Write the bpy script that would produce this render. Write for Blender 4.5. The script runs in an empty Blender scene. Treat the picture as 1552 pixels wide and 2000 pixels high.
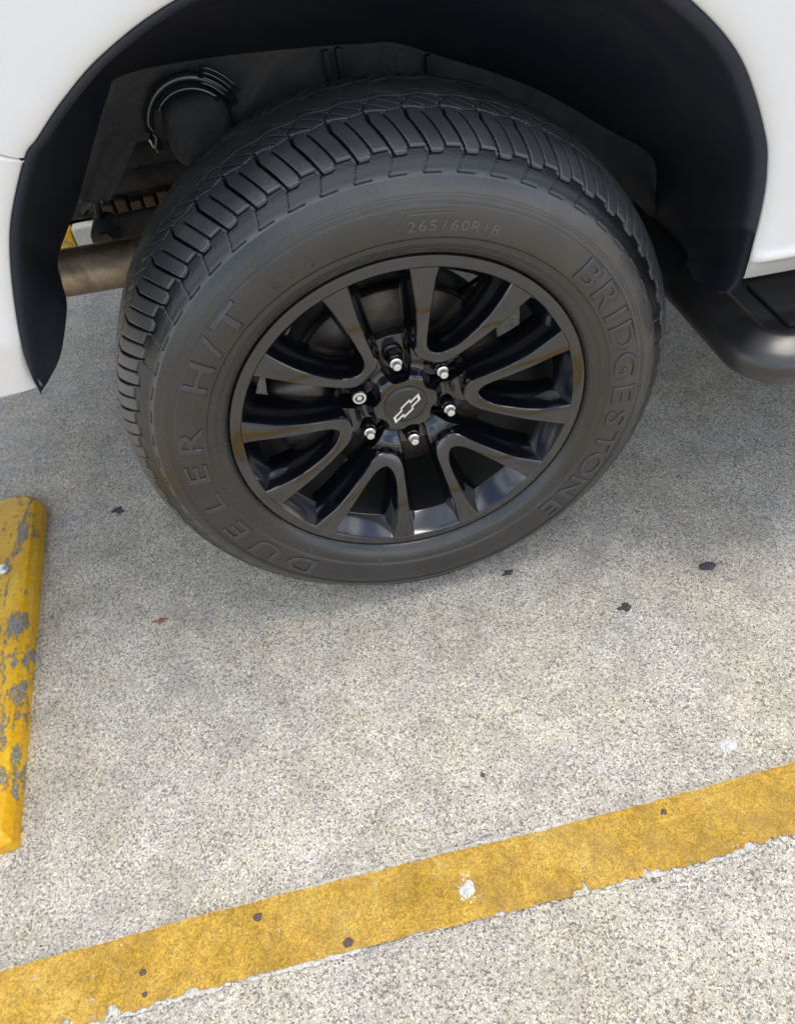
import bpy, bmesh, math, random
import numpy as np
from mathutils import Vector, Matrix
random.seed(7); rng = np.random.RandomState(5)
R = math.radians
sc = bpy.context.scene
COL = sc.collection

# ------------------------------------------------------------------ camera
cam_d = bpy.data.cameras.new('camera')
cam = bpy.data.objects.new('camera', cam_d); COL.objects.link(cam)
cam.location = (-0.1063, -0.7692, 1.0429)
cam.rotation_euler = (R(42.236), R(6.418), R(-11.881))
cam_d.sensor_fit = 'VERTICAL'; cam_d.sensor_height = 36; cam_d.sensor_width = 36
cam_d.lens = 26.024
cam_d.clip_start = 0.02; cam_d.clip_end = 500
sc.camera = cam

# ------------------------------------------------------------------ world, sun, exposure
SUN_EL, SUN_AZ = 76, 92          # azimuth: compass degrees the sun stands at, from +Y clockwise
w = bpy.data.worlds.new('World'); sc.world = w; w.use_nodes = True
nt = w.node_tree; nt.nodes.clear()
o_ = nt.nodes.new('ShaderNodeOutputWorld'); bg = nt.nodes.new('ShaderNodeBackground')
sky = nt.nodes.new('ShaderNodeTexSky'); sky.sky_type = 'NISHITA'; sky.sun_disc = False
sky.sun_elevation = R(SUN_EL); sky.sun_rotation = R(SUN_AZ); sky.air_density = 1.0; sky.dust_density = 1.0
tc = nt.nodes.new('ShaderNodeTexCoord')
mp = nt.nodes.new('ShaderNodeMapping'); mp.inputs['Scale'].default_value = (1, 1, 2.2); mp.inputs['Location'].default_value = (3.1, 2.4, .2)
nz = nt.nodes.new('ShaderNodeTexNoise'); nz.inputs['Scale'].default_value = 2.3; nz.inputs['Detail'].default_value = 7; nz.inputs['Roughness'].default_value = .55
cr = nt.nodes.new('ShaderNodeValToRGB'); cr.color_ramp.elements[0].position = .43; cr.color_ramp.elements[1].position = .62
mx = nt.nodes.new('ShaderNodeMix'); mx.data_type = 'RGBA'
mx.inputs['B'].default_value = (9.6, 9.6, 9.7, 1)
nt.links.new(tc.outputs['Generated'], mp.inputs['Vector']); nt.links.new(mp.outputs['Vector'], nz.inputs['Vector'])
nt.links.new(nz.outputs['Fac'], cr.inputs['Fac']); nt.links.new(cr.outputs['Color'], mx.inputs['Factor'])
nt.links.new(sky.outputs['Color'], mx.inputs['A']); nt.links.new(mx.outputs['Result'], bg.inputs['Color'])
bg.inputs['Strength'].default_value = 0.135
nt.links.new(bg.outputs[0], o_.inputs[0])

sun_d = bpy.data.lights.new('sun', 'SUN'); sun = bpy.data.objects.new('sun', sun_d); COL.objects.link(sun)
sun_d.energy = 1.35; sun_d.angle = R(28); sun_d.color = (1.0, .92, .80)
az, el = R(SUN_AZ), R(SUN_EL)
sdir = Vector((math.sin(az)*math.cos(el), math.cos(az)*math.cos(el), math.sin(el)))
sun.rotation_euler = sdir.to_track_quat('Z', 'Y').to_euler(); sun.location = (0, -3, 6)
sc.view_settings.view_transform = 'Standard'; sc.view_settings.look = 'None'
sc.view_settings.gamma = 1; sc.view_settings.use_curve_mapping = False
sc.view_settings.exposure = 0.66

# ------------------------------------------------------------------ material helpers
class NT:
    def __init__(s, m): s.t = m.node_tree; s.b = s.t.nodes['Principled BSDF']
    def n(s, typ, **k):
        x = s.t.nodes.new(typ)
        for a, v in k.items():
            if a in x.inputs.keys(): x.inputs[a].default_value = v
            else: setattr(x, a, v)
        return x
    def l(s, a, b): s.t.links.new(a, b)
    def noise(s, vec, scale, detail=3, rough=.5, dist=0):
        x = s.n('ShaderNodeTexNoise', Scale=scale, Detail=detail, Roughness=rough, Distortion=dist); s.l(vec, x.inputs['Vector']); return x.outputs['Fac']
    def vor(s, vec, scale, out='Distance', feature='F1', rand=1):
        x = s.n('ShaderNodeTexVoronoi', Scale=scale, Randomness=rand); x.feature = feature; s.l(vec, x.inputs['Vector']); return x.outputs[out]
    def ramp(s, f, stops):
        x = s.n('ShaderNodeValToRGB'); e = x.color_ramp.elements
        while len(e) < len(stops): e.new(.5)
        for i, (p, c) in enumerate(stops):
            e[i].position = p; e[i].color = (*((c, c, c) if not isinstance(c, (tuple, list)) else c), 1)
        s.l(f, x.inputs['Fac']); return x.outputs['Color']
    def mix(s, f, a, b, mode='MIX'):
        x = s.n('ShaderNodeMix'); x.data_type = 'RGBA'; x.blend_type = mode
        for sock, v in (('Factor', f), ('A', a), ('B', b)):
            i = x.inputs[sock] if sock != 'Factor' else x.inputs[0]
            if hasattr(v, 'links'): s.l(v, i)
            elif sock == 'Factor': i.default_value = v
            else: i.default_value = (*v, 1)
        return x.outputs['Result']
    def math(s, op, a, b=0):
        x = s.n('ShaderNodeMath'); x.operation = op
        for i, v in enumerate((a, b)):
            if hasattr(v, 'links'): s.l(v, x.inputs[i])
            else: x.inputs[i].default_value = v
        return x.outputs[0]
    def bump(s, h, dist, strength=1):
        x = s.n('ShaderNodeBump', Strength=strength, Distance=dist); s.l(h, x.inputs['Height']); s.l(x.outputs['Normal'], s.b.inputs['Normal'])
    def obj(s): return s.n('ShaderNodeTexCoord').outputs['Object']

def mat(name, color=(.5, .5, .5), rough=.5, metal=0, coat=0, spec=.5, coat_rough=.03):
    m = bpy.data.materials.new(name); m.use_nodes = True; b = m.node_tree.nodes['Principled BSDF']
    b.inputs['Base Color'].default_value = (*color, 1); b.inputs['Roughness'].default_value = rough
    b.inputs['Metallic'].default_value = metal; b.inputs['Coat Weight'].default_value = coat
    b.inputs['Coat Roughness'].default_value = coat_rough; b.inputs['Specular IOR Level'].default_value = spec
    return m, NT(m)

def concrete(N, vec):
    """speckled exposed-sand concrete; returns colour socket, height socket"""
    big = N.ramp(N.noise(vec, 2.2, 6, .6), [(.3, (.47, .432, .365)), (.5, (.54, .505, .44)), (.7, (.59, .558, .50))])
    mid = N.ramp(N.noise(vec, 17, 5, .65), [(.3, .80), (.55, 1.0), (.75, 1.12)])
    c = N.mix(1, big, mid, 'MULTIPLY')
    cell = N.vor(vec, 430, 'Color')
    sep = N.n('ShaderNodeSeparateColor'); N.l(cell, sep.inputs[0])
    grain = N.ramp(sep.outputs[0], [(0, .22), (.15, .42), (.27, .90), (.68, 1.08), (.88, 1.45), (1, 1.75)])
    c = N.mix(.78, c, grain, 'MULTIPLY')
    fine = N.ramp(N.noise(vec, 650, 2, .6), [(.35, .55), (.5, 1.0), (.68, 1.35)])
    c = N.mix(.8, c, fine, 'MULTIPLY')
    tint = N.ramp(sep.outputs[1], [(0, (1.08, 1.0, .86)), (.5, (1, 1, 1)), (1, (.92, .98, 1.08))])
    c = N.mix(.8, c, tint, 'MULTIPLY')
    c = N.mix(1, c, N.ramp(N.noise(vec, 3.7, 4, .55, .8), [(.30, (.97, .985, 1.02)), (.46, (1, 1, 1)), (.56, (1.02, 1.01, .95)), (.70, (1.02, .985, .97))]), 'MULTIPLY')
    sp = N.vor(vec, 190, 'Distance'); spm = N.ramp(sp, [(.12, .75), (.22, 0)])
    spm = N.mix(1, spm, N.ramp(N.noise(vec, 34, 3), [(.46, 0), (.56, 1)]), 'MULTIPLY'); c = N.mix(spm, c, (.13, .125, .12))
    pit = N.vor(vec, 85, 'Distance'); pm = N.ramp(pit, [(.07, 1), (.14, 0)])
    gate = N.ramp(N.noise(vec, 21, 3), [(.5, 0), (.62, 1)])
    pm = N.mix(1, pm, gate, 'MULTIPLY')
    c = N.mix(pm, c, (.10, .095, .09))
    # soft grime patches
    gr = N.ramp(N.noise(vec, 5.5, 7, .7, .6), [(.54, 0), (.72, .55)])
    c = N.mix(gr, c, (.27, .255, .235))
    h = N.math('ADD', N.noise(vec, 480, 2, .6), N.math('MULTIPLY', sep.outputs[0], .5))
    h = N.math('ADD', h, N.math('MULTIPLY', N.noise(vec, 60, 4), 1.2))
    return c, h

M = {}
m, N = mat('speckled_concrete', rough=.9, spec=.25); v = N.obj(); c, h = concrete(N, v)
# shallow stained areas round the tyre and the old blue-white scuffs
N.l(c, N.b.inputs['Base Color']); N.bump(h, .0012, .8); M['concrete'] = m

m, N = mat('yellow_line_paint', rough=.75, spec=.3); v = N.obj(); cc, h = concrete(N, v)
y = N.ramp(N.noise(v, 9, 6, .65), [(.3, (.38, .225, .022)), (.5, (.52, .315, .048)), (.7, (.62, .42, .10))])
y = N.mix(.6, y, N.ramp(N.noise(v, 70, 4, .7), [(.35, .62), (.5, 1), (.68, 1.22)]), 'MULTIPLY')
y = N.mix(.75, y, N.ramp(N.noise(v, 420, 3, .7), [(.35, .42), (.5, 1), (.65, 1.5)]), 'MULTIPLY')
dirt = N.ramp(N.noise(v, 11, 8, .75, .8), [(.48, 0), (.72, .75)])
y = N.mix(dirt, y, (.33, .21, .07))
chip = N.ramp(N.noise(v, 95, 6, .75, .4), [(.635, 0), (.66, 1)])
y = N.mix(chip, y, cc)
crack = N.ramp(N.vor(v, 26, 'Distance', 'DISTANCE_TO_EDGE'), [(.008, .45), (.03, 0)])
cg = N.mix(1, crack, N.ramp(N.noise(v, 7, 4), [(.52, 0), (.6, 1)]), 'MULTIPLY')
y = N.mix(cg, y, (.2, .13, .05))
N.l(y, N.b.inputs['Base Color']); N.bump(h, .001, .7); M['line'] = m

m, N = mat('old_white_paint', rough=.85, spec=.2); v = N.obj(); cc, h = concrete(N, v)
N.l(N.mix(N.ramp(N.noise(v, 120, 5, .7), [(.42, 0), (.6, .85)]), cc, (.70, .69, .65)), N.b.inputs['Base Color']); N.bump(h, .001, .7); M['white_line'] = m

m, N = mat('worn_yellow_stop_paint', rough=.42, spec=.5); v = N.obj()
y = N.ramp(N.noise(v, 11, 5, .6), [(.3, (.66, .33, .004)), (.55, (.78, .44, .006)), (.75, (.82, .52, .015))])
y = N.mix(.5, y, N.ramp(N.noise(v, 160, 3, .6), [(.4, .7), (.55, 1), (.7, 1.15)]), 'MULTIPLY')
g = N.ramp(N.noise(v, 300, 3, .7), [(.3, (.08, .075, .07)), (.5, (.24, .235, .225)), (.64, (.40, .38, .33)), (.74, (.62, .40, .03))])
mpn = N.n('ShaderNodeMapping'); mpn.inputs['Scale'].default_value = (2.1, .75, 1); N.l(v, mpn.inputs['Vector'])
chip = N.ramp(N.noise(mpn.outputs[0], 16, 10, .78, .15), [(.545, 0), (.562, 1)])
spots = N.ramp(N.noise(v, 150, 5, .75), [(.60, 0), (.66, .75)])
y = N.mix(spots, y, (.30, .10, .02))
chipc = N.mix(chip, y, g)
N.l(chipc, N.b.inputs['Base Color'])
N.l(N.ramp(chip, [(0, .4), (1, .85)]), N.b.inputs['Roughness'])
N.bump(N.math('ADD', N.math('MULTIPLY', chip, -.8), N.math('MULTIPLY', N.noise(v, 90, 4), .6)), .0015, .8); M['stop'] = m

m, N = mat('black_rubber', rough=.4, spec=.85); v = N.obj()
base = N.ramp(N.noise(v, 9, 6, .65), [(.3, (.010, .0101, .0103)), (.7, (.020, .020, .0200))])
dust = N.ramp(N.noise(v, 5, 7, .7, .8), [(.42, 0), (.72, .55)])
# road dust lies heavier on the leading side of the sidewall
sx = N.n('ShaderNodeSeparateXYZ'); N.l(v, sx.inputs[0])
side = N.ramp(N.math('ADD', N.math('ADD', N.math('MULTIPLY', sx.outputs['X'], .85), N.math('MULTIPLY', sx.outputs['Z'], .55)), .5), [(.55, 0), (.80, 1)])
dustc = N.mix(N.math('MULTIPLY', N.ramp(N.noise(v, 14, 6, .7), [(.3, .35), (.7, 1)]), N.math('MULTIPLY', N.math('MULTIPLY', side, .55), N.ramp(N.math('SQRT', N.math('ADD', N.math('MULTIPLY', sx.outputs['X'], sx.outputs['X']), N.math('MULTIPLY', sx.outputs['Z'], sx.outputs['Z']))), [(.272, .15), (.285, .5), (.312, .6), (.318, 1)]))), N.mix(N.math('MULTIPLY', dust, .28), base, (.07, .066, .062)), (.125, .112, .10))
scr = N.ramp(N.noise(v, 210, 4, .7), [(.66, 0), (.72, .4)])
N.l(N.mix(scr, dustc, (.16, .155, .15)), N.b.inputs['Base Color'])
rad = N.math('SQRT', N.math('ADD', N.math('MULTIPLY', sx.outputs['X'], sx.outputs['X']), N.math('MULTIPLY', sx.outputs['Z'], sx.outputs['Z'])))
bead = N.ramp(rad, [(.273, .70), (.278, 1.0), (.322, 1.0), (.336, .72)])
N.l(N.mix(1, N.ramp(N.noise(v, 22, 5, .7), [(.3, .28), (.7, .44)]), bead, 'MULTIPLY'), N.b.inputs['Roughness'])
N.bump(N.math('ADD', N.noise(v, 260, 4, .6), N.math('MULTIPLY', N.noise(v, 40, 3), .5)), .0006, .6); M['rubber'] = m

m, N = mat('tread_rubber', rough=.33, spec=.9); v = N.obj()
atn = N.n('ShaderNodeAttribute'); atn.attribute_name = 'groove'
N.l(N.mix(N.ramp(atn.outputs['Fac'], [(.03, 0), (.28, 1)]), N.ramp(N.noise(v, 12, 6, .7), [(.3, (.046, .048, .053)), (.55, (.074, .076, .081)), (.75, (.125, .124, .122))]), (.007, .007, .008)), N.b.inputs['Base Color'])  # cuts darker than worn lands: unworn rubber, plus groove shade put into the colour
N.bump(N.noise(v, 400, 3, .6), .0005, .7); M['tread'] = m
m, N = mat('letter_rubber', (.034, .034, .037), .34, spec=.8); v = N.obj()
N.bump(N.noise(v, 300, 3, .6), .0004, .5); M['letter'] = m
M['mould'] = mat('pale_mould_line', (.095, .092, .086), .5)[0]

m, N = mat('gloss_black_alloy', (.004, .0045, .007), .12, coat=.9, spec=.7, coat_rough=.05); v = N.obj()
dm = N.ramp(N.noise(v, 30, 6, .7), [(.5, 0), (.8, .05)])
N.l(N.mix(dm, (.004, .0045, .007), (.07, .065, .06)), N.b.inputs['Base Color'])
N.l(N.ramp(N.noise(v, 90, 5, .7), [(.3, .09), (.75, .18)]), N.b.inputs['Roughness'])
N.bump(N.noise(v, 900, 2), .00005, .3); M['alloy'] = m
M['emblem'] = mat('satin_silver_emblem', (.85, .84, .80), .4, .25)[0]
M['dust_black'] = mat('brake_dusted_black', (.014, .0135, .013), .6, spec=.3)[0]
M['chrome'] = mat('bright_chrome', (.82, .82, .80), .14, 1)[0]
m, N = mat('zinc_stud', (.78, .77, .72), .35, .6); N.bump(N.noise(N.obj(), 900, 2), .0002, .5); M['stud'] = m
M['nut'] = mat('black_nut', (.03, .03, .032), .16, .6, coat=.6)[0]
m, N = mat('cap_black', (.018, .018, .017), .3, coat=.5, coat_rough=.1); M['cap'] = m

m, N = mat('white_car_paint', (.76, .76, .76), .32, coat=1, coat_rough=.03); v = N.obj()
N.l(N.mix(N.ramp(N.noise(v, 6, 6, .7), [(.45, 0), (.8, .25)]), (.76, .76, .76), (.66, .645, .61)), N.b.inputs['Base Color'])
N.bump(N.noise(v, 900, 2), .00004, .3); M['paint'] = m
m, N = mat('liner_plastic', (.016, .018, .022), .55, spec=.4); v = N.obj()
N.l(N.mix(N.ramp(N.noise(v, 7, 7, .7, 1), [(.5, 0), (.8, .5)]), (.012, .015, .025), (.05, .045, .043)), N.b.inputs['Base Color'])
N.bump(N.noise(v, 240, 3), .0005, .5); M['liner'] = m
m, N = mat('dusty_underbody_steel', (.05, .047, .043), .75); v = N.obj()
N.l(N.ramp(N.noise(v, 11, 7, .72, .8), [(.3, (.018, .020, .023)), (.52, (.040, .040, .041)), (.72, (.09, .08, .068))]), N.b.inputs['Base Color'])
N.bump(N.noise(v, 90, 6, .7), .002, .8); M['under'] = m
m, N = mat('rusty_steel', (.1, .06, .04), .8); v = N.obj()
N.l(N.ramp(N.noise(v, 14, 7, .75, .6), [(.3, (.035, .028, .025)), (.5, (.09, .055, .035)), (.7, (.2, .115, .06))]), N.b.inputs['Base Color'])
N.bump(N.noise(v, 120, 6, .7), .0025, .8); M['rust'] = m
m, N = mat('weathered_exhaust_steel', (.3, .25, .2), .42, .85); v = N.obj()
N.l(N.ramp(N.noise(v, 18, 7, .75, .6), [(.3, (.18, .13, .09)), (.55, (.34, .28, .21)), (.75, (.46, .41, .34))]), N.b.inputs['Base Color'])
N.l(N.ramp(N.noise(v, 60, 5, .7), [(.3, .3), (.7, .6)]), N.b.inputs['Roughness']); N.bump(N.noise(v, 150, 5, .7), .001, .6); M['pipe'] = m
m, N = mat('brake_iron', (.16, .145, .13), .5, .7); v = N.obj()
N.l(N.ramp(N.noise(v, 20, 6, .7), [(.3, (.045, .04, .036)), (.7, (.15, .135, .12))]), N.b.inputs['Base Color']); M['brake'] = m
M['shiny_black'] = mat('shiny_black_plastic', (.015, .017, .02), .12, coat=1)[0]
m, N = mat('satin_black_step', (.018, .018, .019), .3, spec=.7, coat=.45, coat_rough=.28); v = N.obj()
N.l(N.ramp(N.noise(v, 25, 6, .7), [(.3, .28), (.75, .40)]), N.b.inputs['Roughness'])
N.l(N.mix(N.ramp(N.noise(v, 12, 6, .7), [(.5, 0), (.8, .4)]), (.017, .017, .018), (.045, .044, .043)), N.b.inputs['Base Color']); M['step'] = m
M['step_pad'] = mat('matt_black_pad', (.022, .024, .027), .6)[0]
M['glass'] = mat('dark_window_glass', (.01, .012, .014), .04, coat=1)[0]
m, N = mat('kerb_concrete', rough=.9); v = N.obj(); c, h = concrete(N, v)
N.l(N.mix(.55, c, (.72, .70, .66)), N.b.inputs['Base Color']); N.bump(h, .002, .8); M['kerb'] = m
m, N = mat('dark_soil', rough=1, spec=.1); v = N.obj()
N.l(N.ramp(N.noise(v, 28, 8, .75), [(.3, (.018, .015, .012)), (.55, (.06, .05, .038)), (.72, (.14, .12, .09))]), N.b.inputs['Base Color'])
N.bump(N.noise(v, 40, 8, .75), .03, 1); M['soil'] = m
m, N = mat('dark_gum', (.03, .032, .04), .7); v = N.obj(); N.l(N.ramp(N.noise(v, 300, 4, .7), [(.36, (.022, .024, .03)), (.6, (.075, .075, .08))]), N.b.inputs['Base Color']); N.bump(N.noise(v, 300, 4), .001, 1); M['gum'] = m
M['leaf'] = mat('dry_leaf', (.30, .13, .07), .7)[0]
m, N = mat('white_spill', (.66, .66, .65), .85); v = N.obj(); N.l(N.ramp(N.noise(v, 260, 4, .7), [(.38, (.40, .39, .37)), (.52, (.66, .66, .65))]), N.b.inputs['Base Color']); N.bump(N.noise(v, 400, 4), .001, 1); M['plaster'] = m
M['stone'] = mat('brown_pebble', (.11, .075, .07), .7)[0]
M['greenleaf'] = mat('low_plant_leaf', (.022, .03, .012), .7)[0]

# ------------------------------------------------------------------ object helpers
def link(name, me, mats, parent=None, smooth=True, kind=None, origin=None):
    """me is built in world coordinates unless origin says where its own zero stands"""
    o = bpy.data.objects.new(name, me); COL.objects.link(o)
    if not isinstance(mats, (list, tuple)): mats = [mats]
    for k in mats: me.materials.append(k)
    if smooth: me.polygons.foreach_set('use_smooth', [True]*len(me.polygons))
    if kind: o['kind'] = kind
    if parent:
        o.parent = parent
    if origin is not None: o.location = origin
    return o
def py_mesh(name, V_, F_, mi=None):
    me = bpy.data.meshes.new(name); me.from_pydata([tuple(p) for p in V_], [], [tuple(f) for f in F_]); me.update()
    if mi is not None: me.polygons.foreach_set('material_index', mi)
    return me
def grid_mesh(name, P, closed_u=False, closed_v=False, flip=False):
    """P: array (nu, nv, 3)"""
    P = np.asarray(P, float); nu, nv = P.shape[:2]
    iu = np.arange(nu if closed_u else nu-1); iv = np.arange(nv if closed_v else nv-1)
    A, B = np.meshgrid(iu, iv, indexing='ij'); A = A.ravel(); B = B.ravel()
    A1 = (A+1) % nu; B1 = (B+1) % nv
    q = np.stack([A*nv+B, A1*nv+B, A1*nv+B1, A*nv+B1], 1)
    if flip: q = q[:, ::-1]
    me = bpy.data.meshes.new(name); V_ = P.reshape(-1, 3)
    me.vertices.add(len(V_)); me.vertices.foreach_set('co', V_.ravel().astype('f'))
    me.loops.add(q.size); me.loops.foreach_set('vertex_index', q.ravel().astype('i'))
    me.polygons.add(len(q)); me.polygons.foreach_set('loop_start', (np.arange(len(q))*4).astype('i'))
    try: me.polygons.foreach_set('loop_total', np.full(len(q), 4, 'i'))
    except Exception: pass
    me.update(calc_edges=True); me.validate(); return me
def bm_mesh(name, bm):
    me = bpy.data.meshes.new(name); bmesh.ops.recalc_face_normals(bm, faces=bm.faces); bm.to_mesh(me); bm.free(); return me
def sharp(o, deg=35):
    me = o.data; bm = bmesh.new(); bm.from_mesh(me)
    for e in bm.edges:
        if len(e.link_faces) == 2 and e.calc_face_angle(0) > R(deg): e.smooth = False
    bm.to_mesh(me); bm.free()
def catmull(P, n):
    """n samples per span through points P (k, d)"""
    P = np.asarray(P, float); Q = np.vstack([2*P[0]-P[1], P, 2*P[-1]-P[-2]]); out = []
    for i in range(1, len(Q)-2):
        for t in np.linspace(0, 1, n, endpoint=False):
            a, b, c_, d = Q[i-1:i+3]
            out.append(.5*((2*b)+(-a+c_)*t+(2*a-5*b+4*c_-d)*t*t+(-a+3*b-3*c_+d)*t**3))
    out.append(P[-1]); return np.array(out)
def box_bm(bm, x0, x1, y0, y1, z0, z1, bevel=0, seg=2):
    r = bmesh.ops.create_cube(bm, size=1)
    for v_ in r['verts']: v_.co = Vector(((x0+x1)/2+v_.co.x*(x1-x0), (y0+y1)/2+v_.co.y*(y1-y0), (z0+z1)/2+v_.co.z*(z1-z0)))
    if bevel:
        es = list({e for v_ in r['verts'] for e in v_.link_edges})
        bmesh.ops.bevel(bm, geom=es, offset=bevel, segments=seg, affect='EDGES', profile=.5)
def lathe(name, prof, n=180, cap0=False, cap1=False):
    """prof: (r, y) pairs turned round the wheel axis (y)"""
    a = np.linspace(0, 2*np.pi, n, endpoint=False); prof = np.array(prof)
    P = np.zeros((n, len(prof), 3)); P[:, :, 0] = np.cos(a)[:, None]*prof[:, 0]; P[:, :, 2] = np.sin(a)[:, None]*prof[:, 0]; P[:, :, 1] = prof[:, 1]
    return grid_mesh(name, P, closed_u=True)
def tube(name, pts, r, n=16, caps=True):
    pts = [Vector(p) for p in pts]; bm = bmesh.new(); rings = []
    for i, p in enumerate(pts):
        d = (pts[min(i+1, len(pts)-1)]-pts[max(i-1, 0)]).normalized(); s = d.cross(Vector((0, 0, 1)));
        if s.length < .01: s = d.cross(Vector((0, 1, 0)))
        s.normalize(); t = s.cross(d); rr = r[i] if isinstance(r, (list, tuple)) else r
        rings.append([bm.verts.new(p+s*math.cos(2*math.pi*k/n)*rr+t*math.sin(2*math.pi*k/n)*rr) for k in range(n)])
    for a, b in zip(rings, rings[1:]):
        for k in range(n): bm.faces.new((a[k], a[(k+1) % n], b[(k+1) % n], b[k]))
    if caps: bm.faces.new(rings[0]); bm.faces.new(rings[-1][::-1])
    return bm_mesh(name, bm)
def thing(name, label, cat, loc, group=None):
    o = bpy.data.objects.new(name, None); COL.objects.link(o); o.location = loc; o.empty_display_size = .1
    o['label'] = label; o['category'] = cat
    if group: o['group'] = group
    return o
def tag(o, label, cat, group=None):
    o['label'] = label; o['category'] = cat
    if group: o['group'] = group
    return o

# ------------------------------------------------------------------ ground, line, far kerb, soil
def sheet(name, x0, x1, y0, y1, z):
    return py_mesh(name, [(x0, y0, z), (x1, y0, z), (x1, y1, z), (x0, y1, z)], [(0, 1, 2, 3)])
o = link('ground', sheet('ground', -60, 60, -60, 60, 0), M['concrete'], smooth=False, kind='structure')

def jag_line(name, y_top, y_bot, z, seed, amp_t, amp_b, matl):
    r = np.random.RandomState(seed); xs = np.concatenate([[-9, -2.5], np.arange(-1.3, 1.3, .003), [2.5, 9]])
    n = len(xs)
    def walk(amp):
        w_ = np.convolve(r.randn(n+60), np.hanning(31)/5, 'same')[:n]*.6+np.convolve(r.randn(n+60), np.hanning(7)/2.5, 'same')[:n]*.55+r.randn(n)*.35
        return w_*amp
    wob = .0025*np.sin(xs*7+seed)
    spikes = np.zeros(n)
    for k in range(60):
        i = r.randint(0, n); wd = r.randint(1, 4); spikes[max(0, i-wd):i+wd] += abs(r.randn())*amp_b*2.2
    t = y_top+wob+walk(amp_t); b = y_bot+wob+walk(amp_b)+spikes
    P = np.zeros((n, 5, 3)); P[:, :, 0] = xs[:, None]; P[:, :, 2] = z
    for j, f in enumerate((0, .25, .5, .75, 1)): P[:, j, 1] = b+(t-b)*f
    return link(name, grid_mesh(name, P), matl, smooth=False, kind='structure')
ul = jag_line('worn_white_line', -.4362, -.5280, .003, 3, .0012, .0020, M['white_line'])
pl = jag_line('yellow_parking_line', -.4395, -.5245, .006, 4, .0011, .0020, M['line'])

# far kerb behind the vehicle: a yellow length and a bare length butted end to end
kb = thing('far_kerb', 'low concrete kerb seen under the vehicle, one length painted yellow and one left bare', 'kerb', (-.8, 1.65, 0))
def kerb_piece(x0, x1, m_, nm):
    bm = bmesh.new(); box_bm(bm, x0, x1, 1.6, 1.645, -.02, .055, .006); me = bm_mesh(nm, bm)
    return link(nm, me, m_, kb, smooth=False, origin=(.8, -1.65, 0))
kerb_piece(-2.4, -.764, M['stop'], 'kerb_length'); kerb_piece(-.760, 2.5, M['kerb'], 'kerb_length')
n = 70; xs = np.linspace(-4, 4, n); ys = np.linspace(1.646, 6, 50)
P = np.zeros((n, 50, 3)); P[:, :, 0] = xs[:, None]; P[:, :, 1] = ys[None]; P[:, :, 2] = .035+.03*rng.rand(n, 50)
link('soil_bed', grid_mesh('soil_bed', P), M['soil'], kind='structure')
V_, F_ = [], []
for k in range(6500):
    x, y = rng.uniform(-2.2, .4), 1.66+1.7*rng.rand()**1.5; a = rng.uniform(0, 6.28); L = rng.uniform(.02, .055); t = rng.uniform(.2, 1.2); wd = L*.28
    z = .045+rng.uniform(0, .16); d = np.array([math.cos(a)*math.cos(t), math.sin(a)*math.cos(t), math.sin(t)]); s = np.array([-math.sin(a), math.cos(a), 0])
    p = np.array([x, y, z]); i = len(V_); V_ += [p, p+d*L*.5+s*wd, p+d*L, p+d*L*.5-s*wd]; F_.append((i, i+1, i+2, i+3))
o = link('ground_cover', py_mesh('ground_cover', V_, F_), M['greenleaf'], smooth=False, kind='stuff'); tag(o, 'low leafy ground cover on the dark soil behind the far kerb', 'ground cover')

# ------------------------------------------------------------------ yellow wheel stop at the left
ws = thing('wheel_stop', 'chipped yellow wheel stop lying on the concrete left of the tyre', 'wheel stop', (-.80, .09, 0))
def rounded_outline(w2, L2, rc, n_=7):
    pts = []
    for cx, cy, a0 in ((w2-rc, L2-rc, 0), (-w2+rc, L2-rc, 90), (-w2+rc, -L2+rc*.14, 180), (w2-rc*.14, -L2+rc*.14, 270)):
        r_ = rc if a0 < 170 else rc*.14
        if a0 == 180: cx = -w2+rc*.14
        for k in range(n_): a = R(a0+90*k/(n_-1)); pts.append((cx+r_*math.cos(a), cy+r_*math.sin(a)))
    return pts
out = rounded_outline(.083, .368, .05)
cx0, cy0 = np.array([-.784, .078])
levels = [(0, 0), (0, .022), (.0008, .0245), (.0085, .0335), (.0100, .0350), (.0120, .0358), (.03, .0365)]
ring = []
for d, z in levels:
    s1, s2 = (.083-d)/.083, (.368-d)/.368
    ring.append([(px*s1, py*s2, z) for px, py in out])
bm = bmesh.new(); vr = [[bm.verts.new((p[0]+.0, p[1], p[2])) for p in rg] for rg in ring]
k = len(out)
for a, b in zip(vr, vr[1:]):
    for i in range(k): bm.faces.new((a[i], a[(i+1) % k], b[(i+1) % k], b[i]))
bm.faces.new(vr[-1])
bm.transform(Matrix.Rotation(R(3.3), 4, 'Z')); 
me = bm_mesh('stop_body', bm)
link('stop_body', me, M['stop'], ws, origin=(cx0+.80, cy0-.09, 0))
bolt = link('anchor_bolt', lathe('anchor_bolt', [(0, .006), (.007, .0058), (.0105, .0035), (.011, 0), (.011, -.004)], 28), M['stud'], ws, origin=(-.766+.80, .236-.09, .0385)); bolt.rotation_euler = (R(90), 0, 0)
# bolt lathe axis is y: turned so its dome faces up

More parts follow.
